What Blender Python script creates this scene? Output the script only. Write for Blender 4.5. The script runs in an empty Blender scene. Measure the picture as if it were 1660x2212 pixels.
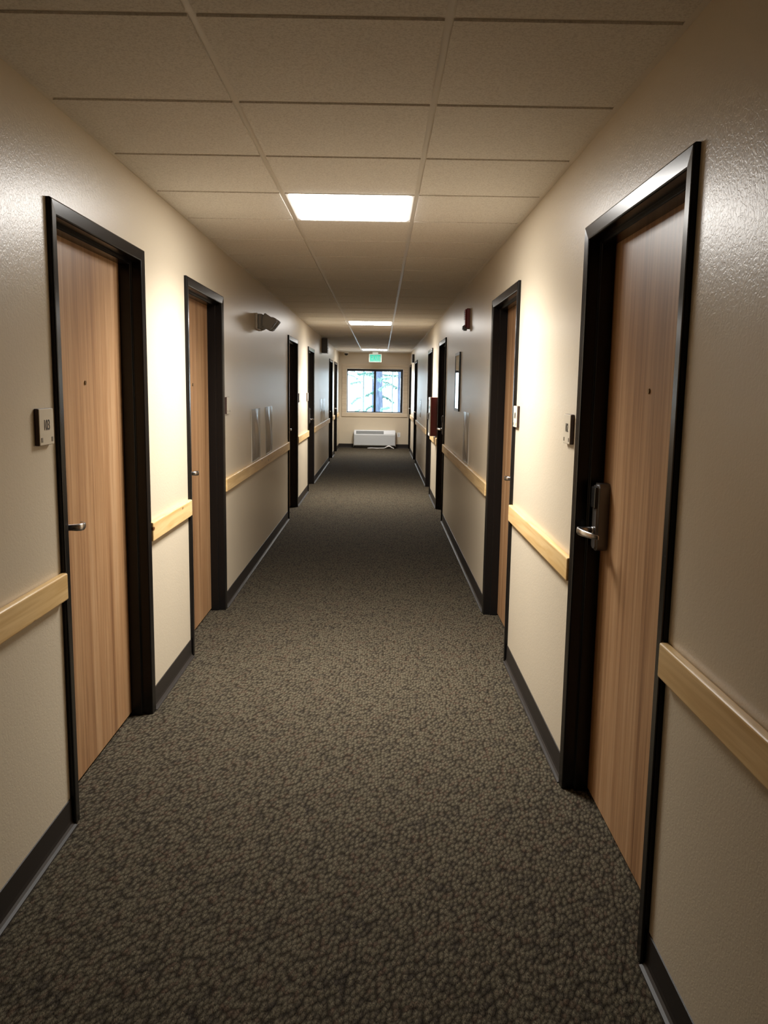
import bpy, bmesh, math, random
from mathutils import Matrix, Vector

C = bpy.context.scene.collection
PI = math.pi

# ------------------------------------------------------------------ layout (metres)
XL, XR = -1.039, 0.724          # corridor faces of the two long walls
YB, YE = -4.2, 21.3             # back end (behind the camera), window end
H = 2.365                       # ceiling height
EYE = 1.497
TILE = 0.6096
XG = -0.4582                    # left main tee of the ceiling grid
Y0 = 2.1287                     # one cross tee
DW, DT = 1.04, 2.065            # outer width / height of a door frame

# ------------------------------------------------------------------ helpers
def prop(o, label=None, cat=None, group=None, kind=None):
    if label: o['label'] = label
    if cat: o['category'] = cat
    if group: o['group'] = group
    if kind: o['kind'] = kind
    return o

def empty(name, loc=(0, 0, 0), rz=0.0):
    o = bpy.data.objects.new(name, None)
    o.empty_display_size = 0.1
    o.location = loc
    o.rotation_euler = (0, 0, rz)
    C.objects.link(o)
    return o

def obj(name, bm, mat, parent=None, smooth=False):
    me = bpy.data.meshes.new(name)
    bm.normal_update()
    bm.to_mesh(me)
    bm.free()
    for m in (mat if isinstance(mat, (list, tuple)) else [mat]):
        me.materials.append(m)
    if smooth:
        for p in me.polygons:
            p.use_smooth = True
    o = bpy.data.objects.new(name, me)
    C.objects.link(o)
    if parent: o.parent = parent
    return o

def box(bm, x0, x1, y0, y1, z0, z1, mi=0):
    v = [bm.verts.new((x, y, z)) for z in (z0, z1) for y in (y0, y1) for x in (x0, x1)]
    for q in ((0, 2, 3, 1), (4, 5, 7, 6), (0, 1, 5, 4), (2, 6, 7, 3), (0, 4, 6, 2), (1, 3, 7, 5)):
        f = bm.faces.new([v[i] for i in q]); f.material_index = mi
    return v

def BOX(x0, x1, y0, y1, z0, z1, bev=0.0, seg=2):
    bm = bmesh.new()
    box(bm, x0, x1, y0, y1, z0, z1)
    if bev:
        bmesh.ops.bevel(bm, geom=bm.edges[:], offset=bev, segments=seg, affect='EDGES', profile=0.5)
    return bm

def prism(bm, pts, axis, a0, a1, mi=0):
    """extrude a closed polygon (list of 2D points) along an axis 'x','y','z'."""
    def P(p, a):
        if axis == 'x': return (a, p[0], p[1])
        if axis == 'y': return (p[0], a, p[1])
        return (p[0], p[1], a)
    A = [bm.verts.new(P(p, a0)) for p in pts]
    B = [bm.verts.new(P(p, a1)) for p in pts]
    n = len(pts)
    for i in range(n):
        bm.faces.new((A[i], A[(i + 1) % n], B[(i + 1) % n], B[i])).material_index = mi
    bm.faces.new(A[::-1]).material_index = mi
    bm.faces.new(B).material_index = mi
    bmesh.ops.recalc_face_normals(bm, faces=bm.faces[:])
    return bm

def cyl(bm, c, axis, r0, r1, length, n=24):
    """cone frustum from c along the axis vector."""
    a = Vector(axis).normalized()
    t = Vector((0, 0, 1)) if abs(a.z) < 0.9 else Vector((1, 0, 0))
    u = a.cross(t).normalized(); w = a.cross(u)
    c = Vector(c)
    A, B = [], []
    for i in range(n):
        an = 2 * PI * i / n
        d = u * math.cos(an) + w * math.sin(an)
        A.append(bm.verts.new(c + d * r0)); B.append(bm.verts.new(c + a * length + d * r1))
    for i in range(n):
        bm.faces.new((A[i], A[(i + 1) % n], B[(i + 1) % n], B[i]))
    bm.faces.new(A[::-1]); bm.faces.new(B)
    bmesh.ops.recalc_face_normals(bm, faces=bm.faces[:])
    return bm

def tube(bm, pts, r, n=8, taper=None):
    """round tube through points; r may be a list."""
    pts = [Vector(p) for p in pts]
    rings = []
    for i, p in enumerate(pts):
        d = (pts[min(i + 1, len(pts) - 1)] - pts[max(i - 1, 0)]).normalized()
        t = Vector((0, 0, 1)) if abs(d.z) < 0.9 else Vector((1, 0, 0))
        u = d.cross(t).normalized(); w = d.cross(u)
        rr = r[i] if isinstance(r, (list, tuple)) else r
        rings.append([bm.verts.new(p + (u * math.cos(2 * PI * k / n) + w * math.sin(2 * PI * k / n)) * rr) for k in range(n)])
    for a, b in zip(rings, rings[1:]):
        for k in range(n):
            bm.faces.new((a[k], a[(k + 1) % n], b[(k + 1) % n], b[k]))
    bm.faces.new(rings[0][::-1]); bm.faces.new(rings[-1])
    bmesh.ops.recalc_face_normals(bm, faces=bm.faces[:])
    return bm

# ------------------------------------------------------------------ materials
def new_mat(name):
    m = bpy.data.materials.new(name)
    m.use_nodes = True
    nt = m.node_tree
    return m, nt, nt.nodes['Principled BSDF']

def N(nt, t, **kw):
    n = nt.nodes.new(t)
    for k, v in kw.items():
        if k in n.inputs: n.inputs[k].default_value = v
        else: setattr(n, k, v)
    return n

def plain(name, col, rough=0.5, metal=0.0, spec=0.5, emit=None, es=0.0, coat=0.0):
    m, nt, b = new_mat(name)
    b.inputs['Base Color'].default_value = (*col, 1)
    b.inputs['Roughness'].default_value = rough
    b.inputs['Metallic'].default_value = metal
    b.inputs['Specular IOR Level'].default_value = spec
    if coat: b.inputs['Coat Weight'].default_value = coat; b.inputs['Coat Roughness'].default_value = 0.1
    if emit:
        b.inputs['Emission Color'].default_value = (*emit, 1)
        b.inputs['Emission Strength'].default_value = es
    return m

def ramp(nt, stops, fac=None, interp='LINEAR'):
    r = N(nt, 'ShaderNodeValToRGB')
    r.color_ramp.interpolation = interp
    e = r.color_ramp.elements
    while len(e) < len(stops): e.new(0.5)
    for i, (p, c) in enumerate(stops):
        e[i].position = p; e[i].color = (*c, 1) if len(c) == 3 else c
    if fac is not None: nt.links.new(fac, r.inputs['Fac'])
    return r

def coords(nt, scale=(1, 1, 1), rnd=False):
    tc = N(nt, 'ShaderNodeTexCoord')
    mp = N(nt, 'ShaderNodeMapping')
    mp.inputs['Scale'].default_value = scale
    src = tc.outputs['Object']
    if rnd:
        oi = N(nt, 'ShaderNodeObjectInfo')
        mu = N(nt, 'ShaderNodeVectorMath', operation='MULTIPLY_ADD')
        mu.inputs[1].default_value = (1.7, 1.7, 1.7)
        nt.links.new(oi.outputs['Location'], mu.inputs[0])
        nt.links.new(tc.outputs['Object'], mu.inputs[2])
        src = mu.outputs['Vector']
    nt.links.new(src, mp.inputs['Vector'])
    return mp.outputs['Vector']

def bump(nt, b, height, strength, dist, normal=None):
    bp = N(nt, 'ShaderNodeBump')
    bp.inputs['Strength'].default_value = strength
    bp.inputs['Distance'].default_value = dist
    nt.links.new(height, bp.inputs['Height'])
    if normal: nt.links.new(normal, bp.inputs['Normal'])
    nt.links.new(bp.outputs['Normal'], b.inputs['Normal'])
    return bp.outputs['Normal']

def mat_wall():
    m, nt, b = new_mat('wall_paint')
    b.inputs['Base Color'].default_value = (0.605, 0.524, 0.398, 1)
    b.inputs['Roughness'].default_value = 0.335
    b.inputs['Specular IOR Level'].default_value = 0.80
    v = coords(nt)
    n1 = N(nt, 'ShaderNodeTexNoise', Scale=88.0, Detail=2.0, Roughness=0.5, Distortion=1.0)
    nt.links.new(v, n1.inputs['Vector'])
    r1 = ramp(nt, [(0.40, (0, 0, 0)), (0.56, (1, 1, 1))], n1.outputs['Fac'])
    n2 = N(nt, 'ShaderNodeTexNoise', Scale=210.0, Detail=2.0, Roughness=0.5)
    nt.links.new(v, n2.inputs['Vector'])
    mx = N(nt, 'ShaderNodeMath', operation='MULTIPLY_ADD'); mx.inputs[1].default_value = 0.25
    nt.links.new(n2.outputs['Fac'], mx.inputs[0]); nt.links.new(r1.outputs['Color'], mx.inputs[2])
    bump(nt, b, mx.outputs['Value'], 0.17, 0.0011)
    return m

def mat_carpet():
    m, nt, b = new_mat('carpet_loop_pile')
    tc = N(nt, 'ShaderNodeTexCoord')
    sp = N(nt, 'ShaderNodeSeparateXYZ'); nt.links.new(tc.outputs['Object'], sp.inputs[0])
    # rows of slanted loops running along the corridor
    u = N(nt, 'ShaderNodeMath', operation='MULTIPLY'); u.inputs[1].default_value = 78.0
    nt.links.new(sp.outputs['X'], u.inputs[0])
    v1 = N(nt, 'ShaderNodeMath', operation='MULTIPLY'); v1.inputs[1].default_value = 46.0
    nt.links.new(sp.outputs['Y'], v1.inputs[0])
    v2 = N(nt, 'ShaderNodeMath', operation='MULTIPLY_ADD'); v2.inputs[1].default_value = -0.45
    nt.links.new(u.outputs[0], v2.inputs[0]); nt.links.new(v1.outputs[0], v2.inputs[2])
    cb0 = N(nt, 'ShaderNodeCombineXYZ')
    nt.links.new(u.outputs[0], cb0.inputs[0]); nt.links.new(v2.outputs[0], cb0.inputs[1])
    wn = N(nt, 'ShaderNodeTexNoise', Scale=0.55, Detail=2.0); nt.links.new(cb0.outputs[0], wn.inputs['Vector'])
    cb = N(nt, 'ShaderNodeVectorMath', operation='MULTIPLY_ADD'); cb.inputs[1].default_value = (0.45, 0.45, 0.0)
    nt.links.new(wn.outputs['Color'], cb.inputs[0]); nt.links.new(cb0.outputs[0], cb.inputs[2])
    vo = N(nt, 'ShaderNodeTexVoronoi', voronoi_dimensions='2D', feature='F1', Scale=1.0, Randomness=0.85)
    nt.links.new(cb.outputs[0], vo.inputs['Vector'])
    # yarn colour per loop, drifting in patches
    sc = N(nt, 'ShaderNodeSeparateColor'); nt.links.new(vo.outputs['Color'], sc.inputs[0])
    pn = N(nt, 'ShaderNodeTexNoise', Scale=9.0, Detail=3.0, Roughness=0.6); nt.links.new(tc.outputs['Object'], pn.inputs['Vector'])
    ad = N(nt, 'ShaderNodeMath', operation='MULTIPLY_ADD'); ad.inputs[1].default_value = 0.55
    nt.links.new(sc.outputs[0], ad.inputs[0])
    sb = N(nt, 'ShaderNodeMath', operation='MULTIPLY_ADD'); sb.inputs[1].default_value = 0.9; sb.inputs[2].default_value = -0.22
    nt.links.new(pn.outputs['Fac'], sb.inputs[0]); nt.links.new(sb.outputs[0], ad.inputs[2])
    cr = ramp(nt, [(0.0, (0.038, 0.031, 0.025)), (0.25, (0.062, 0.051, 0.036)), (0.45, (0.088, 0.074, 0.049)),
                   (0.62, (0.112, 0.096, 0.066)), (0.80, (0.080, 0.055, 0.037)), (1.0, (0.138, 0.121, 0.086))], ad.outputs[0])
    # fine fibres
    mp = N(nt, 'ShaderNodeMapping'); mp.inputs['Scale'].default_value = (430, 150, 1); mp.inputs['Rotation'].default_value = (0, 0, 0.55)
    nt.links.new(tc.outputs['Object'], mp.inputs['Vector'])
    fn = N(nt, 'ShaderNodeTexNoise', Scale=1.0, Detail=2.0); nt.links.new(mp.outputs['Vector'], fn.inputs['Vector'])
    fr = ramp(nt, [(0.32, (0.42, 0.42, 0.42)), (0.68, (1.45, 1.45, 1.45))], fn.outputs['Fac'])
    mm = N(nt, 'ShaderNodeMix', data_type='RGBA', blend_type='MULTIPLY'); mm.inputs['Factor'].default_value = 1.0
    nt.links.new(cr.outputs['Color'], mm.inputs['A']); nt.links.new(fr.outputs['Color'], mm.inputs['B'])
    # gaps between loops darkened: backing colour plus pile shade painted in
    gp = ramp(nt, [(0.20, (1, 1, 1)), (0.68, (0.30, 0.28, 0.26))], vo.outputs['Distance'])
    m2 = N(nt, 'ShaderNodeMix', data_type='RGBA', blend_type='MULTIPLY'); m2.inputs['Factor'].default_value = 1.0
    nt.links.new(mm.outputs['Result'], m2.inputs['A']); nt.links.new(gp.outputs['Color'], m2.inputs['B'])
    nt.links.new(m2.outputs['Result'], b.inputs['Base Color'])
    b.inputs['Roughness'].default_value = 0.95
    b.inputs['Specular IOR Level'].default_value = 0.1
    hh = N(nt, 'ShaderNodeMath', operation='SUBTRACT'); hh.inputs[0].default_value = 1.0
    nt.links.new(vo.outputs['Distance'], hh.inputs[1])
    h2 = N(nt, 'ShaderNodeMath', operation='MULTIPLY_ADD'); h2.inputs[1].default_value = 0.6
    nt.links.new(fn.outputs['Fac'], h2.inputs[0]); nt.links.new(hh.outputs[0], h2.inputs[2])
    bump(nt, b, h2.outputs[0], 0.9, 0.006)
    return m

def mat_tile():
    m, nt, b = new_mat('ceiling_tile_fibre')
    v = coords(nt)
    n = N(nt, 'ShaderNodeTexNoise', Scale=160.0, Detail=3.0, Roughness=0.7); nt.links.new(v, n.inputs['Vector'])
    r = ramp(nt, [(0.36, (0.60, 0.57, 0.53)), (0.56, (0.76, 0.735, 0.69))], n.outputs['Fac'])
    nt.links.new(r.outputs['Color'], b.inputs['Base Color'])
    b.inputs['Roughness'].default_value = 0.9
    b.inputs['Specular IOR Level'].default_value = 0.15
    bump(nt, b, n.outputs['Fac'], 0.35, 0.002)
    return m

def mat_doorwood():
    m, nt, b = new_mat('door_wood_laminate')
    v = coords(nt, (1, 1, 1), rnd=True)
    def nz(scale, s=1.0, det=3.0, dist=0.0):
        mp = N(nt, 'ShaderNodeMapping'); mp.inputs['Scale'].default_value = scale
        nt.links.new(v, mp.inputs['Vector'])
        n = N(nt, 'ShaderNodeTexNoise', Scale=s, Detail=det, Distortion=dist)
        nt.links.new(mp.outputs['Vector'], n.inputs['Vector'])
        return n.outputs['Fac']
    broad = nz((16, 1, 0.35), 1.0, 2.0, 0.3)
    mid = nz((55, 1, 1.1), 1.0, 4.0, 0.6)
    fine = nz((330, 1, 7.0), 1.0, 2.0)
    a = N(nt, 'ShaderNodeMath', operation='MULTIPLY_ADD'); a.inputs[1].default_value = 0.55
    nt.links.new(mid, a.inputs[0])
    a0 = N(nt, 'ShaderNodeMath', operation='MULTIPLY'); a0.inputs[1].default_value = 0.6
    nt.links.new(broad, a0.inputs[0]); nt.links.new(a0.outputs[0], a.inputs[2])
    cr = ramp(nt, [(0.40, (0.210, 0.104, 0.046)), (0.52, (0.315, 0.170, 0.080)), (0.62, (0.380, 0.218, 0.106)), (0.74, (0.440, 0.272, 0.146))], a.outputs[0])
    fr = ramp(nt, [(0.33, (0.70, 0.66, 0.62)), (0.50, (1, 1, 1))], fine)
    mm = N(nt, 'ShaderNodeMix', data_type='RGBA', blend_type='MULTIPLY'); mm.inputs['Factor'].default_value = 0.6
    nt.links.new(cr.outputs['Color'], mm.inputs['A']); nt.links.new(fr.outputs['Color'], mm.inputs['B'])
    nt.links.new(mm.outputs['Result'], b.inputs['Base Color'])
    b.inputs['Roughness'].default_value = 0.38
    b.inputs['Specular IOR Level'].default_value = 0.5
    bump(nt, b, fine, 0.12, 0.001)
    return m

def mat_pine(name, lo, hi, knots=True):
    m, nt, b = new_mat(name)
    v = coords(nt, (1, 1, 1), rnd=True)
    mp = N(nt, 'ShaderNodeMapping'); mp.inputs['Scale'].default_value = (1.6, 26, 30)
    nt.links.new(v, mp.inputs['Vector'])
    n = N(nt, 'ShaderNodeTexNoise', Scale=1.0, Detail=4.0, Distortion=1.2); nt.links.new(mp.outputs['Vector'], n.inputs['Vector'])
    cr = ramp(nt, [(0.35, lo), (0.68, hi)], n.outputs['Fac'])
    out = cr.outputs['Color']
    if knots:
        mk = N(nt, 'ShaderNodeMapping'); mk.inputs['Scale'].default_value = (4.2, 9, 9)
        nt.links.new(v, mk.inputs['Vector'])
        vo = N(nt, 'ShaderNodeTexVoronoi', feature='F1', Scale=1.0, Randomness=1.0); nt.links.new(mk.outputs['Vector'], vo.inputs['Vector'])
        kr = ramp(nt, [(0.06, (0.16, 0.07, 0.025)), (0.105, (1, 1, 1))], vo.outputs['Distance'])
        mm = N(nt, 'ShaderNodeMix', data_type='RGBA', blend_type='MULTIPLY'); mm.inputs['Factor'].default_value = 1.0
        nt.links.new(out, mm.inputs['A']); nt.links.new(kr.outputs['Color'], mm.inputs['B'])
        out = mm.outputs['Result']
    nt.links.new(out, b.inputs['Base Color'])
    b.inputs['Roughness'].default_value = 0.33
    return m

def mat_clear(name, gloss_rough, tint, haze=0.0, gl=1.0):
    """thin clear sheet: see-through, with a surface gloss and an optional milky share."""
    m = bpy.data.materials.new(name); m.use_nodes = True
    nt = m.node_tree
    for n in list(nt.nodes): nt.nodes.remove(n)
    o = N(nt, 'ShaderNodeOutputMaterial')
    tr = N(nt, 'ShaderNodeBsdfTransparent'); tr.inputs['Color'].default_value = (*tint, 1)
    base = tr.outputs[0]
    if haze:
        d = N(nt, 'ShaderNodeBsdfDiffuse'); d.inputs['Color'].default_value = (0.72, 0.70, 0.68, 1)
        mh = N(nt, 'ShaderNodeMixShader'); mh.inputs[0].default_value = haze
        nt.links.new(base, mh.inputs[1]); nt.links.new(d.outputs[0], mh.inputs[2]); base = mh.outputs[0]
    g = N(nt, 'ShaderNodeBsdfGlossy'); g.inputs['Roughness'].default_value = gloss_rough
    fr = N(nt, 'ShaderNodeFresnel'); fr.inputs['IOR'].default_value = 1.45
    mu = N(nt, 'ShaderNodeMath', operation='MULTIPLY'); mu.inputs[1].default_value = gl; mu.use_clamp = True
    nt.links.new(fr.outputs[0], mu.inputs[0])
    mx = N(nt, 'ShaderNodeMixShader')
    nt.links.new(mu.outputs[0], mx.inputs[0]); nt.links.new(base, mx.inputs[1]); nt.links.new(g.outputs[0], mx.inputs[2])
    nt.links.new(mx.outputs[0], o.inputs['Surface'])
    return m

def mat_emit(name, col, s):
    m = bpy.data.materials.new(name); m.use_nodes = True
    nt = m.node_tree
    for n in list(nt.nodes): nt.nodes.remove(n)
    o = N(nt, 'ShaderNodeOutputMaterial'); e = N(nt, 'ShaderNodeEmission')
    e.inputs['Color'].default_value = (*col, 1); e.inputs['Strength'].default_value = s
    nt.links.new(e.outputs[0], o.inputs['Surface'])
    return m

def mat_bark(name, lo, hi):
    m, nt, b = new_mat(name)
    v = coords(nt, (18, 18, 4))
    n = N(nt, 'ShaderNodeTexNoise', Scale=1.0, Detail=4.0); nt.links.new(v, n.inputs['Vector'])
    cr = ramp(nt, [(0.38, lo), (0.62, hi)], n.outputs['Fac'])
    nt.links.new(cr.outputs['Color'], b.inputs['Base Color'])
    b.inputs['Roughness'].default_value = 0.9
    bump(nt, b, n.outputs['Fac'], 0.6, 0.02)
    return m

M = dict(
    wall=mat_wall(), carpet=mat_carpet(), tile=mat_tile(), wood=mat_doorwood(),
    pine=mat_pine('pine_varnished', (0.62, 0.395, 0.155), (0.80, 0.580, 0.290)),
    casing=mat_pine('pine_window_trim', (0.56, 0.46, 0.33), (0.68, 0.58, 0.44), knots=False),
    frame=plain('door_frame_black_enamel', (0.006, 0.0052, 0.005), 0.24, spec=0.25),
    base=plain('baseboard_dark_vinyl', (0.019, 0.015, 0.0125), 0.50, spec=0.3),
    tee=plain('ceiling_tee_painted_metal', (0.72, 0.68, 0.62), 0.40, spec=0.4),
    steel=plain('satin_steel', (0.46, 0.45, 0.45), 0.24, metal=1.0),
    lockgrey=plain('lock_body_grey', (0.15, 0.148, 0.15), 0.36, metal=0.85),
    mark=plain('sign_mark_brown', (0.17, 0.14, 0.10), 0.5),
    dkplastic=plain('black_plastic', (0.01, 0.01, 0.01), 0.25),
    brass=plain('peephole_brass', (0.30, 0.20, 0.10), 0.3, metal=1.0),
    plateface=plain('sign_face_beige', (0.60, 0.53, 0.41), 0.35),
    plateback=plain('sign_back_brown', (0.045, 0.022, 0.018), 0.4),
    ink=plain('sign_ink', (0.05, 0.045, 0.04), 0.5),
    lens=mat_emit('light_diffuser', (1.0, 0.970, 0.925), 36.0),
    lightframe=plain('light_frame_white', (0.82, 0.80, 0.77), 0.4),
    white=plain('white_plastic', (0.78, 0.78, 0.76), 0.4),
    acwhite=plain('ac_cabinet_white', (0.66, 0.68, 0.70), 0.35),
    acgrey=plain('ac_panel_grey', (0.50, 0.52, 0.53), 0.4),
    acvent=plain('ac_vent_grey', (0.10, 0.11, 0.11), 0.5),
    greyplastic=plain('grey_plastic', (0.23, 0.21, 0.175), 0.5),
    beigeplastic=plain('beige_plastic', (0.46, 0.42, 0.35), 0.45),
    dkbox=plain('dark_grey_box', (0.055, 0.052, 0.050), 0.4),
    red=plain('red_enamel', (0.13, 0.010, 0.007), 0.32),
    dkred=plain('horn_red', (0.15, 0.009, 0.010), 0.35),
    strobe=plain('strobe_clear', (0.75, 0.75, 0.75), 0.15),
    winframe=plain('window_frame_black', (0.010, 0.010, 0.012), 0.4),
    pane=mat_clear('window_glass', 0.0, (0.96, 0.98, 0.98)),
    sleeve=mat_clear('clear_plastic_sleeve', 0.16, (0.84, 0.83, 0.81), haze=0.24, gl=0.55),
    sleeveedge=plain('plastic_sleeve_edge', (0.70, 0.67, 0.63), 0.25),
    caseglass=mat_clear('notice_glass', 0.03, (0.9, 0.95, 0.94), gl=1.6),
    poster=plain('notice_sheet', (0.42, 0.47, 0.45), 0.6),
    posterwhite=plain('notice_header', (0.8, 0.8, 0.8), 0.5),
    caseframe=plain('notice_frame_dark', (0.03, 0.035, 0.032), 0.35),
    exitface=plain('exit_face', (0.08, 0.34, 0.26), 0.5, emit=(0.02, 0.38, 0.25), es=0.20),
    exitletter=mat_emit('exit_letters', (0.03, 0.90, 0.58), 1.0),
    exitbody=plain('exit_housing', (0.62, 0.66, 0.62), 0.4),
    snow=plain('pale_ground', (0.85, 0.87, 0.88), 0.9),
    bark=mat_bark('bark_blue_grey', (0.058, 0.080, 0.130), (0.115, 0.150, 0.220)),
    bark2=mat_bark('bark_pale', (0.13, 0.155, 0.155), (0.21, 0.25, 0.24)),
    needles=plain('conifer_needles', (0.13, 0.29, 0.25), 0.8),
    paleneedles=plain('pale_conifer_needles', (0.26, 0.44, 0.39), 0.8),
)

# ------------------------------------------------------------------ placement on the walls
def on_wall(side, along, z=0.0):
    """origin + heading of a wall's local frame: x along the wall, y into the wall, z up."""
    if side == 'L': return (XL, along, z), PI / 2          # local x = +Y
    if side == 'R': return (XR, along, z), -PI / 2         # local x = -Y
    return (along, YE, z), 0.0                             # end wall: local x = +X

# door centres (Y) and which side the lock is on in the local frame
DL = [(3.22, -1), (5.055, -1), (10.01, -1), (12.605, 1), (17.575, -1), (19.435, 1)]
DR = [(2.54, -1), (5.03, 1), (10.015, -1), (12.455, 1), (17.45, -1), (20.72, -1)]

# ------------------------------------------------------------------ floor
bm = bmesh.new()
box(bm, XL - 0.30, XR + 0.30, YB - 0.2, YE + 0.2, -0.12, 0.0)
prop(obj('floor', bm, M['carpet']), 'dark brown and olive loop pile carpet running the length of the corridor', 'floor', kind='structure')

# ------------------------------------------------------------------ long walls with a niche for every door
NICHE = 0.16
def long_wall(name, xin, sgn, doors, label):
    bm = bmesh.new()
    def bx(d0, d1, y0, y1, z0, z1):
        xs = sorted((xin + sgn * d0, xin + sgn * d1))
        box(bm, xs[0], xs[1], y0, y1, z0, z1)
    hw = DW / 2 - 0.02
    prev = YB
    for yc, _ in doors:
        bx(0, NICHE, prev, yc - hw, 0, H + 0.1)
        bx(0, NICHE, yc - hw, yc + hw, DT - 0.02, H + 0.1)
        prev = yc + hw
    bx(0, NICHE, prev, YE + 0.15, 0, H + 0.1)
    bx(NICHE, NICHE + 0.08, YB, YE + 0.15, 0, H + 0.1)
    return prop(obj(name, bm, M['wall']), label, 'wall', kind='structure')
long_wall('wall_left', XL, -1, DL, 'textured beige painted corridor wall on the left')
long_wall('wall_right', XR, 1, DR, 'textured beige painted corridor wall on the right')

# wall behind the camera
bm = bmesh.new(); box(bm, XL - 0.24, XR + 0.24, YB - 0.15, YB, 0, H + 0.1)
prop(obj('wall_back', bm, M['wall']), 'plain beige wall closing the corridor behind the viewer', 'wall', kind='structure')

# end wall with the window opening
WX0, WX1, WZ0, WZ1 = -0.86, 0.56, 0.875, 1.975
bm = bmesh.new()
for a in ((XL - 0.24, WX0, 0, H + 0.1), (WX1, XR + 0.24, 0, H + 0.1), (WX0, WX1, 0, WZ0), (WX0, WX1, WZ1, H + 0.1)):
    box(bm, a[0], a[1], YE, YE + 0.15, a[2], a[3])
prop(obj('wall_end', bm, M['wall']), 'short beige end wall around the window at the far end', 'wall', kind='structure')

# ------------------------------------------------------------------ ceiling: fibre tiles in an exposed grid
LIGHT_ROWS = [3, 15, 28]
LAMP_W = 60.0
bm = bmesh.new()
n0 = int(math.floor((YB - Y0) / TILE)); n1 = int(math.ceil((YE - Y0) / TILE))
g = 0.011                                           # half of the tee face
cols = [(XL, XG), (XG, XG + TILE), (XG + TILE, XR)]
for n in range(n0, n1):
    for ci, (xa, xb) in enumerate(cols):
        if ci == 1 and n in LIGHT_ROWS: continue
        x0 = xa + (0.018 if ci == 0 else g); x1 = xb - (0.018 if ci == 2 else g)
        y0 = max(Y0 + n * TILE + g, YB + 0.004); y1 = min(Y0 + (n + 1) * TILE - g, YE - 0.018)
        if y1 - y0 < 0.05: continue
        vs = box(bm, x0, x1, y0, y1, H - 0.006, H + 0.02)
        for v in vs:                                 # slightly tapered reveal edge
            if v.co.z < H:
                v.co.x += 0.002 if v.co.x == x0 else -0.002
ceil = obj('ceiling', bm, M['tile'])
prop(ceil, 'suspended ceiling of pale square fibre tiles with three rows across', 'ceiling', kind='structure')
bm = bmesh.new()
box(bm, XL - 0.24, XR + 0.24, YB - 0.15, YE + 0.15, H + 0.10, H + 0.18)
obj('ceiling_deck', bm, M['tile'], ceil)
bm = bmesh.new()
for x in (XG, XG + TILE):
    box(bm, x - 0.012, x + 0.012, YB, YE, H, H + 0.004)
for n in range(n0, n1 + 1):
    y = Y0 + n * TILE
    if YB < y < YE:
        for xa, xb in cols:
            box(bm, xa + (0 if xa == XL else 0.012), xb - (0 if xb == XR else 0.012), y - 0.012, y + 0.012, H, H + 0.004)
obj('ceiling_grid', bm, M['tee'], ceil)
bm = bmesh.new()
for x0, x1 in ((XL, XL + 0.019), (XR - 0.019, XR)):
    box(bm, x0, x1, YB, YE, H - 0.003, H)
box(bm, XL + 0.019, XR - 0.019, YE - 0.019, YE, H - 0.003, H)
obj('wall_angle', bm, M['tee'], ceil)

# ------------------------------------------------------------------ ceiling lights
LL = ['nearest square ceiling light panel, the largest glowing in view',
      'middle square ceiling light panel halfway along the corridor',
      'farthest square ceiling light panel just before the exit sign']
for k, n in enumerate(LIGHT_ROWS):
    xc, yc = XG + TILE / 2, Y0 + (n + 0.5) * TILE
    t = prop(empty('ceiling_light', (xc, yc, H)), LL[k], 'ceiling light', 'square ceiling light panels')
    h = TILE / 2 - 0.012
    bm = bmesh.new()
    w = 0.014
    for a in ((-h, h, -h, -h + w), (-h, h, h - w, h), (-h, -h + w, -h + w, h - w), (h - w, h, -h + w, h - w)):
        box(bm, a[0], a[1], a[2], a[3], -0.006, 0.05)
    box(bm, -h, h, -h, h, 0.05, 0.055)
    obj('frame', bm, M['lightframe'], t)
    bm = bmesh.new()
    s = h - w
    v = [bm.verts.new(p) for p in ((-s, -s, -0.004), (s, -s, -0.004), (s, s, -0.004), (-s, s, -0.004))]
    v2 = [bm.verts.new((p.co.x * 0.97, p.co.y * 0.97, -0.012)) for p in v]
    for i in range(4):
        bm.faces.new((v[(i + 1) % 4], v[i], v2[i], v2[(i + 1) % 4]))
    bm.faces.new(v2[::-1])
    bmesh.ops.recalc_face_normals(bm, faces=bm.faces[:])
    obj('diffuser', bm, M['lens'], t)
    la = bpy.data.lights.new('lamp', 'AREA'); la.shape = 'SQUARE'; la.size = 0.54
    la.energy = LAMP_W * (1.0, 1.0, 0.45)[k]; la.color = (1.0, 0.970, 0.915); la.spread = math.radians(136)
    lo = bpy.data.objects.new('lamp', la); C.objects.link(lo); lo.parent = t; lo.location = (0, 0, -0.0135)

# ------------------------------------------------------------------ doors
def frame_bm():
    hw, top = DW / 2 - 0.05, DT - 0.05
    prof = [(0.05, 0.0), (0.05, -0.012), (0.0478, -0.0155), (0.044, -0.017), (0.006, -0.014), (0.002, -0.0125), (0.0, -0.009),
            (0.0, 0.028), (-0.002, 0.030), (-0.013, 0.030), (-0.016, 0.033), (-0.016, 0.079), (0.05, 0.079)]
    bm = bmesh.new()
    st = [[bm.verts.new((-(hw + w), d, 0.0)) for w, d in prof], [bm.verts.new((-(hw + w), d, top + w)) for w, d in prof],
          [bm.verts.new((hw + w, d, top + w)) for w, d in prof], [bm.verts.new((hw + w, d, 0.0)) for w, d in prof]]
    n = len(prof)
    for a, b in zip(st, st[1:]):
        for i in range(n):
            j = (i + 1) % n
            bm.faces.new((a[i], a[j], b[j], b[i]))
    bm.faces.new(st[0]); bm.faces.new(st[3])
    bmesh.ops.recalc_face_normals(bm, faces=bm.faces[:])
    return bm

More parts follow.
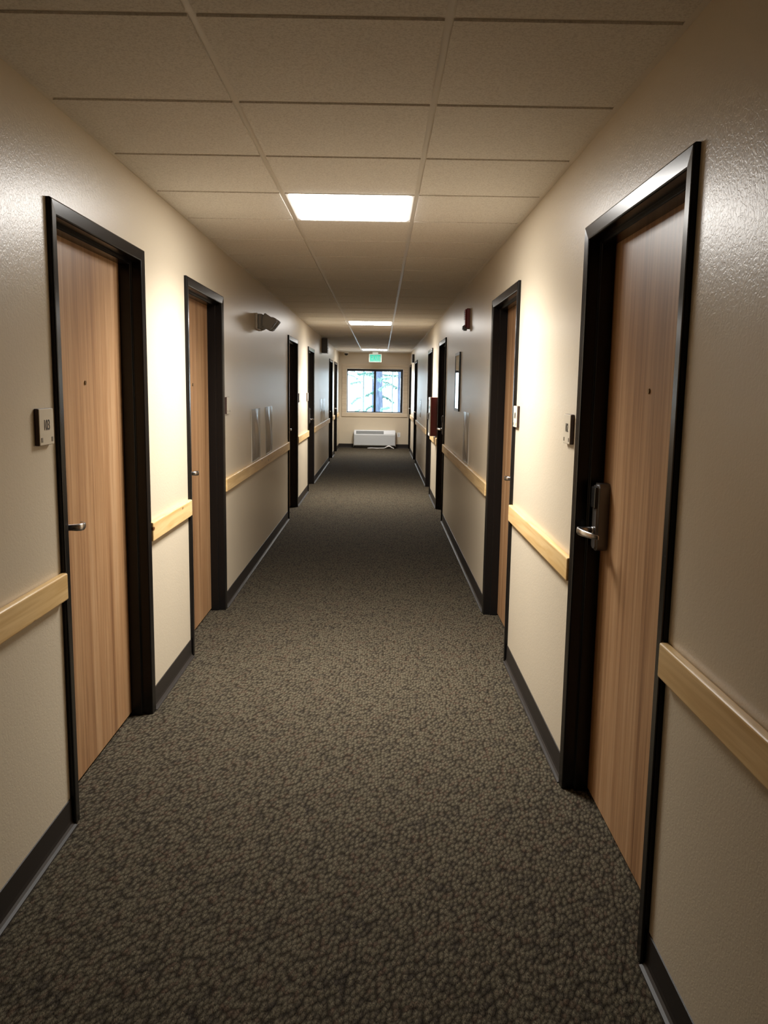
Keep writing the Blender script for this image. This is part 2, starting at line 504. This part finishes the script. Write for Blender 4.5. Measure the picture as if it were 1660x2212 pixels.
def lock_bm(s):
    """electronic lock body, centre at x=s*0.395"""
    cx = s * 0.395
    bm = bmesh.new()
    w = 0.034
    pts = []
    for k in range(9):                                      # rounded foot
        a = PI + PI * k / 8
        pts.append((cx + w * math.cos(a), 0.958 + 0.020 * math.sin(a)))
    pts += [(cx + w, 1.165), (cx + w - 0.010, 1.178), (cx - w + 0.010, 1.178), (cx - w, 1.165)]
    prism(bm, pts, 'y', 0.036, 0.081)
    f = [e for e in bm.edges if abs(e.verts[0].co.y - 0.036) < 1e-5 and abs(e.verts[1].co.y - 0.036) < 1e-5]
    bmesh.ops.bevel(bm, geom=f, offset=0.008, segments=3, affect='EDGES')
    return bm

def reader_bm(s):
    cx = s * 0.395
    bm = BOX(cx - 0.028, cx + 0.028, 0.028, 0.040, 1.090, 1.166, 0.004)
    return bm

def lever_bm(s):
    cx = s * 0.395
    bm = bmesh.new()
    cyl(bm, (cx, 0.040, 1.008), (0, -1, 0), 0.017, 0.015, 0.012, 20)
    # neck and grip: one swept flattened bar turning toward the hinge side
    path = [(cx, 0.030, 1.012), (cx, 0.005, 1.012), (cx - s * 0.002, -0.010, 1.012), (cx - s * 0.012, -0.0185, 1.012), (cx - s * 0.030, -0.021, 1.011),
            (cx - s * 0.066, -0.014, 1.010), (cx - s * 0.104, 0.004, 1.008), (cx - s * 0.132, 0.020, 1.006)]
    hw = [0.011, 0.011, 0.012, 0.013, 0.0125, 0.0115, 0.010, 0.007]
    th = [0.010, 0.010, 0.009, 0.008, 0.0075, 0.0065, 0.0055, 0.004]
    rings = []
    P = [Vector(p) for p in path]
    for i, p in enumerate(P):
        d = (P[min(i + 1, len(P) - 1)] - P[max(i - 1, 0)]).normalized()
        side = d.cross(Vector((0, 0, 1))).normalized()
        ring = []
        for k in range(12):
            a = 2 * PI * k / 12
            ca, sa = math.cos(a), math.sin(a)
            ca = math.copysign(abs(ca) ** 0.6, ca); sa = math.copysign(abs(sa) ** 0.6, sa)
            ring.append(bm.verts.new(p + side * th[i] * ca + Vector((0, 0, 1)) * hw[i] * sa))
        rings.append(ring)
    for a, b in zip(rings, rings[1:]):
        for k in range(12):
            bm.faces.new((a[k], a[(k + 1) % 12], b[(k + 1) % 12], b[k]))
    bm.faces.new(rings[0]); bm.faces.new(rings[-1])
    bmesh.ops.recalc_face_normals(bm, faces=bm.faces[:])
    return bm

def make_door(name, s):
    t = empty(name)
    obj('door_frame', frame_bm(), M['frame'], t)
    lf = obj('door_leaf', BOX(-DW / 2 + 0.052, DW / 2 - 0.052, 0.080, 0.124, 0.013, DT - 0.052, 0.0015, 1), M['wood'], t)
    bm = bmesh.new()
    cyl(bm, (0, 0.081, 1.50), (0, -1, 0), 0.009, 0.008, 0.005, 20)
    obj('peephole', bm, M['brass'], t)
    lk = obj('door_lock', lock_bm(s), M['lockgrey'], t, smooth=False)
    obj('card_reader', reader_bm(s), M['dkplastic'], lk)
    obj('lever', lever_bm(s), M['steel'], lk, smooth=True)
    return t

protos = {}
def copy_tree(o, name, parent=None):
    c = o.copy(); C.objects.link(c)
    if parent: c.parent = parent
    for ch in list(o.children):
        copy_tree(ch, ch.name, c)
    if not parent: c.name = name
    return c
def place_door(num, side, yc, s, label):
    name = 'door_%d' % num
    if s not in protos:
        d = protos[s] = make_door(name, s)
    else:
        d = copy_tree(protos[s], name)
    d.location, rz = on_wall(side, yc)
    d.rotation_euler = (0, 0, rz)
    prop(d, label, 'door', kind='structure')

lab = ['first oak door on the left, beside the room sign reading 103', 'second oak door on the left, partly seen in its black frame',
       'third door on the left, black frame with silver lever lock past the two plastic sleeves',
       'fourth door on the left, close behind the third with a short bright wall between', 'fifth door on the left near the window end',
       'last door on the left, nearest the window end wall']
for k, (yc, s) in enumerate(DL): place_door(k + 1, 'L', yc, s, lab[k])
lab = ['nearest oak door on the right with large silver lever lock and peephole', 'second oak door on the right in a black frame',
       'third door on the right, black frame just past the glazed notice board', 'fourth door on the right, black frame behind the red cabinet',
       'fifth door on the right near the window end', 'last door on the right beside the window end wall']
for k, (yc, s) in enumerate(DR): place_door(k + 7, 'R', yc, s, lab[k])

# ------------------------------------------------------------------ cove base and wooden bumper rails between the doors
def segments(doors, y_last):
    out, prev = [], YB
    for yc, _ in doors:
        out.append((prev, yc - DW / 2)); prev = yc + DW / 2
    out.append((prev, y_last))
    return [s for s in out if s[1] - s[0] > 0.02]

def base_mesh(bm, side, a, b):
    prof = [(0.0, 0.098), (0.0035, 0.097), (0.004, 0.024), (0.006, 0.012), (0.012, 0.006), (0.021, 0.003), (0.022, 0.0), (0.0, 0.0)]
    if side == 'L': prism(bm, [(XL + d, z) for d, z in prof], 'y', a, b)
    elif side == 'R': prism(bm, [(XR - d, z) for d, z in prof], 'y', a, b)
    else: prism(bm, [(YE - d, z) for d, z in prof], 'x', a, b)

for side, doors, nm in (('L', DL, 'left'), ('R', DR, 'right')):
    bm = bmesh.new()
    for a, b in segments(doors, YE): base_mesh(bm, side, a, b)
    prop(obj('baseboard_' + nm, bm, M['base']), 'dark brown vinyl cove base along the foot of the %s wall' % nm, 'baseboard', kind='structure')
bm = bmesh.new(); base_mesh(bm, 'E', XL, XR)
prop(obj('baseboard_end', bm, M['base']), 'dark vinyl cove base under the window on the end wall', 'baseboard', kind='structure')

def rail(side, a, b, label):
    (loc, rz) = on_wall(side, (a + b) / 2)
    L = (b - a) / 2 - 0.002
    r = obj('bumper_rail', BOX(-L, L, -0.024, 0.0, 0.795, 0.884, 0.006, 3), M['pine'])
    r.location = loc; r.rotation_euler = (0, 0, rz)
    prop(r, label, 'wall rail', 'pale wooden bumper rails on the corridor walls')

LR = ['pale wooden wall rail at the left edge, below the sign reading 103', 'short pale wooden rail between the first and second doors on the left',
      'long wooden rail on the left wall under the two plastic sleeves', 'short wooden rail between the third and fourth doors on the left',
      'wooden rail on the left wall under the two distant glossy sleeves', 'tiny wooden rail between the last two doors on the left',
      'wooden rail end on the left wall next to the window wall']
for k, (a, b) in enumerate(segments(DL, YE - 0.3)): rail('L', a, b, LR[k])
RR = ['pale knotty wooden wall rail at the right edge, in front of the nearest right door', 'bright wooden rail between the first two doors on the right',
      'long wooden rail on the right wall under the single plastic sleeve and notice board', 'short wooden rail directly under the red cabinet on the right',
      'distant wooden rail on the right wall past the red cabinet', 'farthest wooden rail on the right wall before the last door']
for k, (a, b) in enumerate([s for s in segments(DR, YE) if s[1] - s[0] > 0.3]): rail('R', a, b, RR[k])

# ------------------------------------------------------------------ room number signs
def text_mesh(txt, size, sx, depth, name):
    cu = bpy.data.curves.new(name + '_curve', 'FONT')
    cu.body = txt; cu.size = size; cu.align_x = 'CENTER'; cu.align_y = 'CENTER'; cu.extrude = depth
    tmp = bpy.data.objects.new('tmp_text', cu); C.objects.link(tmp)
    bpy.context.view_layer.update()
    dg = bpy.context.evaluated_depsgraph_get()
    me = bpy.data.meshes.new_from_object(tmp.evaluated_get(dg))
    bpy.data.objects.remove(tmp); bpy.data.curves.remove(cu)
    me.name = name
    # text lies in XY: stand it up in the wall frame (x along, z up, facing -y)
    me.transform(Matrix(((sx, 0, 0, 0), (0, 0, -1, 0), (0, 1, 0, 0), (0, 0, 0, 1))))
    return me

def room_sign(side, yc, zc, number, label, w=0.112, h=0.112):
    loc, rz = on_wall(side, yc, zc)
    t = prop(empty('room_sign', loc, rz), label, 'room sign', 'small square room number signs')
    obj('backing', BOX(-w / 2, w / 2, -0.013, 0, -h / 2, h / 2, 0.002, 1), M['plateback'], t)
    f = obj('face_plate', BOX(-w / 2 + 0.001, w / 2 - 0.001, -0.0155, -0.013, -h / 2 + 0.001, h / 2 - 0.001, 0.001, 1), M['plateface'], t)
    if number:
        me = text_mesh(number, 0.046, 0.72, 0.0008, 'room_number')
        me.materials.append(M['ink'])
        o = bpy.data.objects.new('room_number', me); C.objects.link(o); o.parent = t
        o.location = (0, -0.0158, 0.004)
    for sx in (-1, 1):
        bm = BOX(sx * 0.040 - 0.006, sx * 0.040 + 0.006, -0.0165, -0.0155, -0.046, -0.032)
        obj('corner_mark', bm, M['mark'], t)

room_sign('L', 2.596, 1.364, '103', 'room sign reading 103 on the left wall before the first door')
room_sign('R', 3.205, 1.354, '102', 'room sign on the right wall beyond the nearest door, facing the sign 103')
room_sign('R', 4.452, 1.360, '104', 'room sign on the right wall just before the second door')
room_sign('L', 5.715, 1.366, None, 'room sign seen edge-on just past the second door on the left')
room_sign('L', 10.72, 1.360, None, 'tiny room sign beside the far edge of the third door on the left')
room_sign('L', 11.95, 1.360, None, 'tiny room sign just before the fourth door on the left')

# ------------------------------------------------------------------ clear plastic sleeves taped to the walls
random.seed(4)
def sleeve(side, yc, zc, w, h, label, amp, ph):
    loc, rz = on_wall(side, yc, zc)
    t = prop(empty('plastic_sleeve', loc, rz), label, 'plastic sleeve', 'clear plastic sleeves on the corridor walls')
    bm = bmesh.new()
    nx, nz = 14, 16
    grid = []
    for j in range(nz + 1):
        row = []
        for i in range(nx + 1):
            x = -w / 2 + w * i / nx; z = -h / 2 + h * j / nz
            e = math.sin(PI * i / nx) * math.sin(PI * j / nz)
            y = -0.004 - amp * e * (0.5 + 0.5 * math.sin(9 * x / w + ph + 4 * z / h))
            row.append(bm.verts.new((x, y, z)))
        grid.append(row)
    for j in range(nz):
        for i in range(nx):
            bm.faces.new((grid[j][i], grid[j][i + 1], grid[j + 1][i + 1], grid[j + 1][i]))
    obj('clear_sheet', bm, M['sleeve'], t, smooth=True)
    bm = bmesh.new(); b = 0.010
    for a in ((-w / 2, w / 2, -h / 2, -h / 2 + b), (-w / 2, w / 2, h / 2 - b, h / 2), (-w / 2, -w / 2 + b, -h / 2 + b, h / 2 - b), (w / 2 - b, w / 2, -h / 2 + b, h / 2 - b)):
        box(bm, a[0], a[1], -0.0035, 0.0, a[2], a[3])
    obj('sealed_edge', bm, M['sleeveedge'], t)
sleeve('L', 7.05, 1.098, 0.47, 0.43, 'clear plastic sleeve on the left wall, nearer of the two above the long rail', 0.014, 0.4)
sleeve('L', 7.87, 1.098, 0.47, 0.43, 'clear plastic sleeve on the left wall, farther of the two above the long rail', 0.016, 2.2)
sleeve('R', 7.10, 1.098, 0.45, 0.42, 'single clear plastic sleeve on the right wall below the notice board', 0.016, 1.1)
sleeve('L', 14.86, 1.098, 0.52, 0.40, 'distant shiny sleeve on the left wall, nearer of the far pair', 0.012, 0.2)
sleeve('L', 15.50, 1.098, 0.52, 0.40, 'distant shiny sleeve on the left wall, farther of the far pair', 0.012, 1.4)
sleeve('R', 15.30, 1.150, 0.48, 0.32, 'thin shiny sleeve on the right wall far past the red cabinet', 0.015, 0.9)

# ------------------------------------------------------------------ twin-head emergency light (left wall)
loc, rz = on_wall('L', 7.20, 2.028)
t = prop(empty('emergency_light', loc, rz), 'grey twin head emergency light jutting from the left wall', 'emergency light')
obj('back_plate', BOX(-0.15, 0.15, -0.018, 0, -0.066, 0.064, 0.006), M['beigeplastic'], t)
bm = bmesh.new()
prism(bm, [(-0.015, 0.060), (-0.060, 0.058), (-0.080, 0.03), (-0.074, -0.030), (-0.050, -0.056), (-0.015, -0.064)], 'x', -0.125, 0.125)
bmesh.ops.bevel(bm, geom=bm.edges[:], offset=0.008, segments=2, affect='EDGES')
obj('battery_housing', bm, M['greyplastic'], t)
for sx in (-0.09, 0.09):
    bm = bmesh.new()
    prism(bm, [(-0.050, -0.030), (-0.058, 0.030), (-0.078, 0.066), (-0.122, 0.034), (-0.155, 0.030), (-0.180, 0.011), (-0.118, -0.066), (-0.082, -0.064)], 'x', sx - 0.052, sx + 0.052)
    bmesh.ops.bevel(bm, geom=bm.edges[:], offset=0.005, segments=2, affect='EDGES')
    hd = obj('lamp_head', bm, M['greyplastic'], t)
    bm = bmesh.new()
    n = Vector((0, -0.077, -0.062)).normalized()
    cyl(bm, Vector((sx, -0.149, -0.0275)) - n * 0.001, n, 0.030, 0.028, 0.004, 20)
    obj('lamp_lens', bm, M['dkbox'], hd)

def dark_box(side, yc, zc, w, h, d, name, label, cat):
    loc, rz = on_wall(side, yc, zc)
    t = prop(empty(name, loc, rz), label, cat)
    obj('housing', BOX(-w / 2, w / 2, -d, 0, -h / 2, h / 2, 0.008), M['dkbox'], t)
    bm = bmesh.new()
    for k in range(5):
        z = -h / 2 + h * (k + 1) / 6
        box(bm, -w * 0.36, w * 0.36, -d - 0.003, -d + 0.002, z - 0.006, z + 0.006)
    obj('grille', bm, M['greyplastic'], t)
dark_box('L', 15.05, 2.215, 0.30, 0.25, 0.10, 'alarm_speaker', 'dark grey box high on the left wall near the ceiling', 'alarm box')
dark_box('R', 18.75, 2.150, 0.26, 0.18, 0.05, 'alarm_sounder', 'small dark box high on the right wall near the far ceiling light', 'alarm box')

# ------------------------------------------------------------------ red horn strobe (right wall)
loc, rz = on_wall('R', 7.12, 2.075)
t = prop(empty('fire_alarm', loc, rz), 'red fire alarm horn strobe high on the right wall', 'fire alarm')
obj('back_box', BOX(-0.062, 0.062, -0.028, 0, -0.080, 0.080, 0.004), M['dkred'], t)
obj('horn_body', BOX(-0.056, 0.056, -0.040, -0.028, -0.070, 0.074, 0.005), M['dkred'], t)
bm = bmesh.new()
prism(bm, [(-0.040, -0.050), (-0.056, -0.062), (-0.056, -0.082), (-0.040, -0.096), (-0.02, -0.096), (-0.02, -0.050)], 'x', -0.030, 0.030)
obj('strobe_lens', bm, M['dkbox'], t)
bm = bmesh.new()
for k in range(4): box(bm, -0.034, 0.034, -0.042, -0.039, -0.008 + k * 0.018, 0.000 + k * 0.018)
obj('horn_grille', bm, M['dkbox'], t)

# ------------------------------------------------------------------ glazed notice board (right wall)
loc, rz = on_wall('R', 7.98, 1.565)
t = prop(empty('notice_board', loc, rz), 'dark framed glazed notice board on the right wall above the plastic sleeve', 'notice board')
w, h, d = 0.43, 0.54, 0.014
bm = bmesh.new(); b = 0.025
for a in ((-w / 2, w / 2, -h / 2, -h / 2 + b), (-w / 2, w / 2, h / 2 - b, h / 2), (-w / 2, -w / 2 + b, -h / 2 + b, h / 2 - b), (w / 2 - b, w / 2, -h / 2 + b, h / 2 - b)):
    box(bm, a[0], a[1], -d, 0, a[2], a[3])
obj('frame', bm, M['caseframe'], t)
obj('notice_sheet', BOX(-w / 2 + b, w / 2 - b, -0.004, 0, -h / 2 + b, h / 2 - b), M['poster'], t)
obj('header_strip', BOX(-w / 2 + 0.03, w / 2 - 0.03, -0.0050, -0.004, h / 2 - 0.12, h / 2 - 0.035), M['posterwhite'], t)
obj('footer_strip', BOX(-w / 2 + 0.03, w / 2 - 0.03, -0.0050, -0.004, -h / 2 + 0.03, -h / 2 + 0.055), M['posterwhite'], t)
bm = bmesh.new(); box(bm, -w / 2 + b, w / 2 - b, -0.011, -0.009, -h / 2 + b, h / 2 - b)
obj('glass', bm, M['caseglass'], t)

# ------------------------------------------------------------------ red extinguisher cabinet (right wall)
loc, rz = on_wall('R', 10.92, 1.145)
t = prop(empty('extinguisher_cabinet', loc, rz), 'red fire extinguisher cabinet on the right wall resting above a short rail', 'fire cabinet')
w, h, d = 0.30, 0.49, 0.085
obj('cabinet_body', BOX(-w / 2, w / 2, -d, 0, -h / 2, h / 2, 0.004), M['red'], t)
bm = bmesh.new(); b = 0.03
for a in ((-w / 2, w / 2, -h / 2, -h / 2 + b), (-w / 2, w / 2, h / 2 - b, h / 2), (-w / 2, -w / 2 + b, -h / 2 + b, h / 2 - b), (w / 2 - b, w / 2, -h / 2 + b, h / 2 - b)):
    box(bm, a[0], a[1], -d - 0.012, -d, a[2], a[3])
dr = obj('cabinet_door', bm, M['white'], t)
bm = bmesh.new(); box(bm, -w / 2 + b, w / 2 - b, -d - 0.008, -d - 0.005, -h / 2 + b, h / 2 - b)
obj('door_glass', bm, M['caseglass'], dr)
obj('pull_handle', BOX(-w / 2 + 0.006, -w / 2 + 0.022, -d - 0.026, -d - 0.012, -0.04, 0.04, 0.003), M['steel'], dr)

# ------------------------------------------------------------------ window in the end wall
win = prop(empty('window_1', ((WX0 + WX1) / 2, YE, WZ0)), 'wide two pane sliding window in a pale wood surround at the corridor end', 'window', kind='structure')
wx = (WX1 - WX0) / 2; wh = WZ1 - WZ0
cw = 0.112
bm = bmesh.new()
box(bm, -wx - cw, wx + cw, -0.019, 0, wh, wh + cw)
obj('head_casing', bm, M['casing'], win)
bm = bmesh.new(); box(bm, -wx - cw, wx + cw, -0.022, 0, -0.092, 0); obj('apron', bm, M['casing'], win)
for sx in (-1, 1):
    a, b_ = sorted((sx * wx, sx * (wx + cw)))
    bm = bmesh.new(); box(bm, a, b_, -0.019, 0, 0, wh); obj('side_casing', bm, M['casing'], win)
bm = bmesh.new()                                     # jamb liner, pale
box(bm, -wx, -wx + 0.012, -0.019, 0.15, 0, wh); box(bm, wx - 0.012, wx, -0.019, 0.15, 0, wh)
box(bm, -wx, wx, -0.019, 0.15, 0, 0.012); box(bm, -wx, wx, -0.019, 0.15, wh - 0.012, wh)
obj('jamb_liner', bm, M['white'], win)
a0, a1, z0, z1 = -wx + 0.012, wx - 0.012, 0.012, wh - 0.012
bm = bmesh.new()
for q in ((a0, a1, z0, z0 + 0.012), (a0, a1, z1 - 0.045, z1), (a0, a0 + 0.010, z0, z1), (a1 - 0.030, a1, z0, z1)):
    box(bm, q[0], q[1], 0.06, 0.13, q[2], q[3])
obj('window_frame', bm, M['winframe'], win)
mid = 0.0
for (s0, s1, yy, nm) in ((a0 + 0.010, mid + 0.028, 0.095, 1), (mid - 0.028, a1 - 0.030, 0.065, 2)):
    bm = bmesh.new()
    e0 = 0.006 if nm == 1 else 0.055
    e1 = 0.055 if nm == 1 else 0.022
    for q in ((s0, s1, z0 + 0.012, z0 + 0.020), (s0, s1, z1 - 0.055, z1 - 0.045), (s0, s0 + e0, z0 + 0.02, z1 - 0.055), (s1 - e1, s1, z0 + 0.02, z1 - 0.055)):
        box(bm, q[0], q[1], yy, yy + 0.026, q[2], q[3])
    sash = obj('sash', bm, M['winframe'], win)
    bm = bmesh.new(); box(bm, s0 + e0, s1 - e1, yy + 0.011, yy + 0.015, z0 + 0.02, z1 - 0.055)
    obj('glass_pane', bm, M['pane'], sash)

# ------------------------------------------------------------------ exit sign hung from the ceiling
t = prop(empty('exit_sign', (-0.142, 20.3, 2.200)), 'glowing green exit sign hanging under the ceiling above the window', 'exit sign')
obj('housing', BOX(-0.152, 0.152, -0.022, 0.022, -0.097, 0.097, 0.006), M['exitbody'], t)
obj('lit_face', BOX(-0.135, 0.135, -0.0245, -0.0215, -0.084, 0.084), M['exitface'], t)
me = text_mesh('EXIT', 0.165, 0.68, 0.002, 'exit_lettering'); me.materials.append(M['exitletter'])
o = bpy.data.objects.new('exit_lettering', me); C.objects.link(o); o.parent = t; o.location = (0, -0.026, 0.0)
obj('ceiling_mount', BOX(-0.07, 0.07, -0.022, 0.022, 0.096, H - 2.200 - 0.006, 0.004), M['exitbody'], t)

# ------------------------------------------------------------------ dome camera in the far left ceiling corner
t = prop(empty('security_camera', (-0.865, 21.10, H - 0.007)), 'small dark dome camera in the far left ceiling corner', 'camera')
bm = bmesh.new(); cyl(bm, (0, 0, 0), (0, 0, -1), 0.062, 0.058, 0.028, 28); obj('mount', bm, M['white'], t)
bm = bmesh.new(); bmesh.ops.create_uvsphere(bm, u_segments=24, v_segments=14, radius=0.048)
for v in bm.verts: v.co.z = -0.026 + min(v.co.z, 0.0) * 1.1
obj('dome', bm, M['dkplastic'], t, smooth=True)

# ------------------------------------------------------------------ through-wall air conditioner under the window
t = prop(empty('air_conditioner', (-0.137, YE, 0.0)), 'white through-wall air conditioner under the window', 'air conditioner')
AX, AD = 0.515, 0.23
bm = bmesh.new()
prism(bm, [(0.0, 0.062), (-AD + 0.015, 0.062), (-AD, 0.075), (-AD, 0.350), (-AD + 0.035, 0.440), (-AD + 0.050, 0.452), (0.0, 0.452)], 'x', -AX, AX)
bmesh.ops.bevel(bm, geom=bm.edges[:], offset=0.006, segments=2, affect='EDGES')
obj('cabinet', bm, M['acwhite'], t)
obj('front_panel', BOX(-AX + 0.012, AX - 0.012, -AD - 0.006, -AD + 0.004, 0.080, 0.340, 0.004), M['acgrey'], t)
def slope(x0, x1, z0, z1, off, th):
    # box lying on the slanted upper front between z=0.35 and z=0.44
    f = lambda z: -AD + (z - 0.350) / 0.090 * 0.035
    bm = bmesh.new()
    prism(bm, [(f(z0) - off, z0), (f(z1) - off, z1), (f(z1) + th, z1), (f(z0) + th, z0)], 'x', x0, x1)
    return bm
vent = obj('vent_grille', slope(-AX + 0.050, 0.225, 0.362, 0.434, 0.004, 0.004), M['acvent'], t)
bm = bmesh.new()
for k in range(5):
    z = 0.370 + k * 0.014
    y = -AD + (z - 0.350) / 0.090 * 0.035
    box(bm, -AX + 0.052, 0.223, y - 0.007, y - 0.002, z - 0.0022, z + 0.0022)
obj('louver', bm, M['acgrey'], vent)
obj('control_cover', slope(0.240, AX - 0.03, 0.360, 0.436, 0.004, 0.004), M['acwhite'], t)
obj('kick_base', BOX(-AX + 0.03, AX - 0.03, -AD + 0.06, 0.0, 0.0, 0.064), M['dkbox'], t)
for sx in (-1, 1):
    obj('wall_sleeve', BOX(*sorted((sx * AX, sx * (AX + 0.022))), -0.10, 0.0, 0.03, 0.40, 0.003), M['acgrey'], t)

# white flex lying on the carpet below it
pts = []
for k in range(41):
    u = k / 40.0
    x = -0.31 + 0.66 * u
    z = 0.011 + 0.055 * math.exp(-((u - 0.80) / 0.12) ** 2) + 0.004 * math.sin(9 * u) ** 2
    y = 20.985 + 0.02 * math.sin(5 * u)
    pts.append((x, y, z))
bm = bmesh.new(); tube(bm, pts, [0.010 + 0.010 * math.exp(-((k / 40 - 0.80) / 0.10) ** 2) for k in range(41)], 8)
o = obj('power_cord', bm, M['white'], None, smooth=True)
prop(o, 'white cord lying on the carpet in front of the air conditioner', 'cord')

# wall outlet
t = prop(empty('wall_outlet', (0.470, YE, 0.335)), 'white wall outlet to the right of the air conditioner', 'outlet')
obj('cover_plate', BOX(-0.037, 0.037, -0.006, 0, -0.058, 0.058, 0.002), M['white'], t)
for zc in (-0.02, 0.02):
    s_ = obj('socket', BOX(-0.016, 0.016, -0.008, -0.005, zc - 0.014, zc + 0.014, 0.001), M['acgrey'], t)
    bm = bmesh.new(); box(bm, -0.008, -0.005, -0.0085, -0.007, zc - 0.006, zc + 0.006); box(bm, 0.005, 0.008, -0.0085, -0.007, zc - 0.006, zc + 0.006)
    obj('slot', bm, M['dkplastic'], s_)

# ------------------------------------------------------------------ outdoors beyond the window
bm = bmesh.new(); box(bm, -60, 60, YE + 0.6, 140, -0.55, -0.35)
prop(obj('ground', bm, M['snow']), 'pale bright ground outside beyond the window', 'ground', kind='structure')

def tree(name, x, y, r, hgt, bark, needle, branches, label, seed):
    rnd = random.Random(seed)
    t = prop(empty(name, (x, y, -0.35)), label, 'tree', 'trees outside the window')
    bm = bmesh.new()
    tube(bm, [(0.02 * math.sin(k * 1.3) * r * 6, 0, hgt * k / 10) for k in range(11)], [r * (1.15 - 0.35 * k / 10) for k in range(11)], 14)
    obj('trunk', bm, M[bark], t, smooth=True)
    if not branches: return
    for (z, az, ln, droop) in branches:
        fo = bmesh.new(); br = bmesh.new()
        p0 = Vector((0, 0, z)); pts = []
        for k in range(6):
            u = k / 5
            pts.append(p0 + Vector((math.cos(az) * ln * u, math.sin(az) * ln * u, -droop * ln * u * u + 0.05 * ln * u)))
        tube(br, pts, [0.014 * (1 - 0.8 * k / 5) for k in range(6)], 5)
        for k in range(1, 6):
            for q in range(26):
                b0 = pts[k] if k == 5 else pts[k].lerp(pts[k + 1], rnd.random())
                d = Vector((math.cos(az) * 0.5 + rnd.uniform(-.8, .8), math.sin(az) * 0.4 + rnd.uniform(-.6, .6), rnd.uniform(-1.0, .2))).normalized() * rnd.uniform(0.05, 0.13)
                w = d.cross(Vector((rnd.uniform(-1, 1), rnd.uniform(-1, 1), rnd.uniform(-1, 1)))).normalized() * 0.010
                tip = b0 + d
                m0 = b0 + d * 0.45
                vs = [fo.verts.new(p) for p in (b0, m0 + w, tip, m0 - w, m0 + w.cross(d).normalized() * 0.014)]
                for tri in ((0, 1, 4), (1, 2, 4), (2, 3, 4), (3, 0, 4)): fo.faces.new([vs[i] for i in tri])
        bo = obj('branch', br, M[bark], t)
        o = obj('foliage', fo, M[needle], bo); o['kind'] = 'stuff'

tree('conifer_tree', -0.057, 26.0, 0.115, 6.0, 'bark', 'needles',
     [(2.25, 0.1, 0.62, 0.1), (2.05, 0.35, 0.55, 0.35), (1.62, -0.1, 0.40, 0.5), (2.3, 3.3, 0.6, 0.1), (1.75, 3.0, 0.35, 0.4), (2.40, -0.2, 0.7, 0.15), (1.35, 2.9, 0.45, 0.6)],
     'thick blue grey conifer trunk just right of the window mullion', 1)
tree('slender_tree', 0.345, 25.0, 0.022, 5.0, 'bark2', 'paleneedles',
     [(2.15, 2.8, 0.38, 0.2), (1.98, 3.5, 0.36, 0.5), (1.30, 2.9, 0.30, 0.3)], 'slender pale trunk seen in the right window pane', 2)
tree('garden_tree', 0.545, 25.2, 0.040, 5.0, 'bark', 'needles', [], 'narrow grey trunk at the right edge of the window', 3)
tree('bare_tree', -0.28, 30.0, 0.032, 6.0, 'bark', 'needles', [], 'narrow blue grey trunk just left of the window mullion', 9)
tree('young_tree', -0.565, 28.0, 0.030, 5.5, 'bark2', 'paleneedles',
     [(2.05, 3.3, 0.40, 0.2), (1.55, 3.0, 0.36, 0.6), (1.15, 3.4, 0.42, 0.7), (2.30, 0.2, 0.3, 0.3)], 'thin pale greenish trunk in the left window pane', 5)
tree('distant_tree', -1.55, 34.0, 0.05, 6.5, 'bark2', 'paleneedles',
     [(2.55, 0.1, 0.75, 0.25), (2.62, 0.3, 0.95, 0.2), (2.40, -0.2, 0.60, 0.35), (2.75, 0.0, 1.2, 0.25), (2.65, 3.2, 0.5, 0.3)], 'hazy pale tree with leaves at the upper left of the window', 7)

# ------------------------------------------------------------------ sky
w = bpy.data.worlds.new('World'); bpy.context.scene.world = w
w.use_nodes = True
bg = w.node_tree.nodes['Background']
bg.inputs['Color'].default_value = (0.80, 0.91, 1.0, 1)
bg.inputs['Strength'].default_value = 6.0

# ------------------------------------------------------------------ camera
cam = bpy.data.cameras.new('camera')
cam.sensor_fit = 'VERTICAL'; cam.sensor_height = 36.0
cam.lens = 1817.8 / 2212 * 36.0
cam.clip_start = 0.02; cam.clip_end = 400
co = bpy.data.objects.new('camera', cam); C.objects.link(co)
pitch, yaw, roll = 0.14608, 0.00596, 0.01537
f = Vector((math.sin(yaw) * math.cos(pitch), math.cos(yaw) * math.cos(pitch), -math.sin(pitch)))
r = Vector((math.cos(yaw), -math.sin(yaw), 0)); u = r.cross(f)
r2 = r * math.cos(roll) + u * math.sin(roll); u2 = -r * math.sin(roll) + u * math.cos(roll)
co.matrix_world = Matrix(((r2.x, u2.x, -f.x, 0), (r2.y, u2.y, -f.y, 0), (r2.z, u2.z, -f.z, EYE), (0, 0, 0, 1)))
S = bpy.context.scene
S.camera = co

S.view_settings.view_transform = 'Standard'
S.view_settings.look = 'None'
S.view_settings.gamma = 1.0
S.view_settings.exposure = 0.0
S.view_settings.use_curve_mapping = False
S.cycles.use_denoising = True
S.cycles.max_bounces = 14
S.cycles.diffuse_bounces = 8
S.cycles.glossy_bounces = 5
S.cycles.transparent_max_bounces = 16
S.cycles.sample_clamp_indirect = 8.0
S.cycles.caustics_reflective = False
S.cycles.caustics_refractive = False
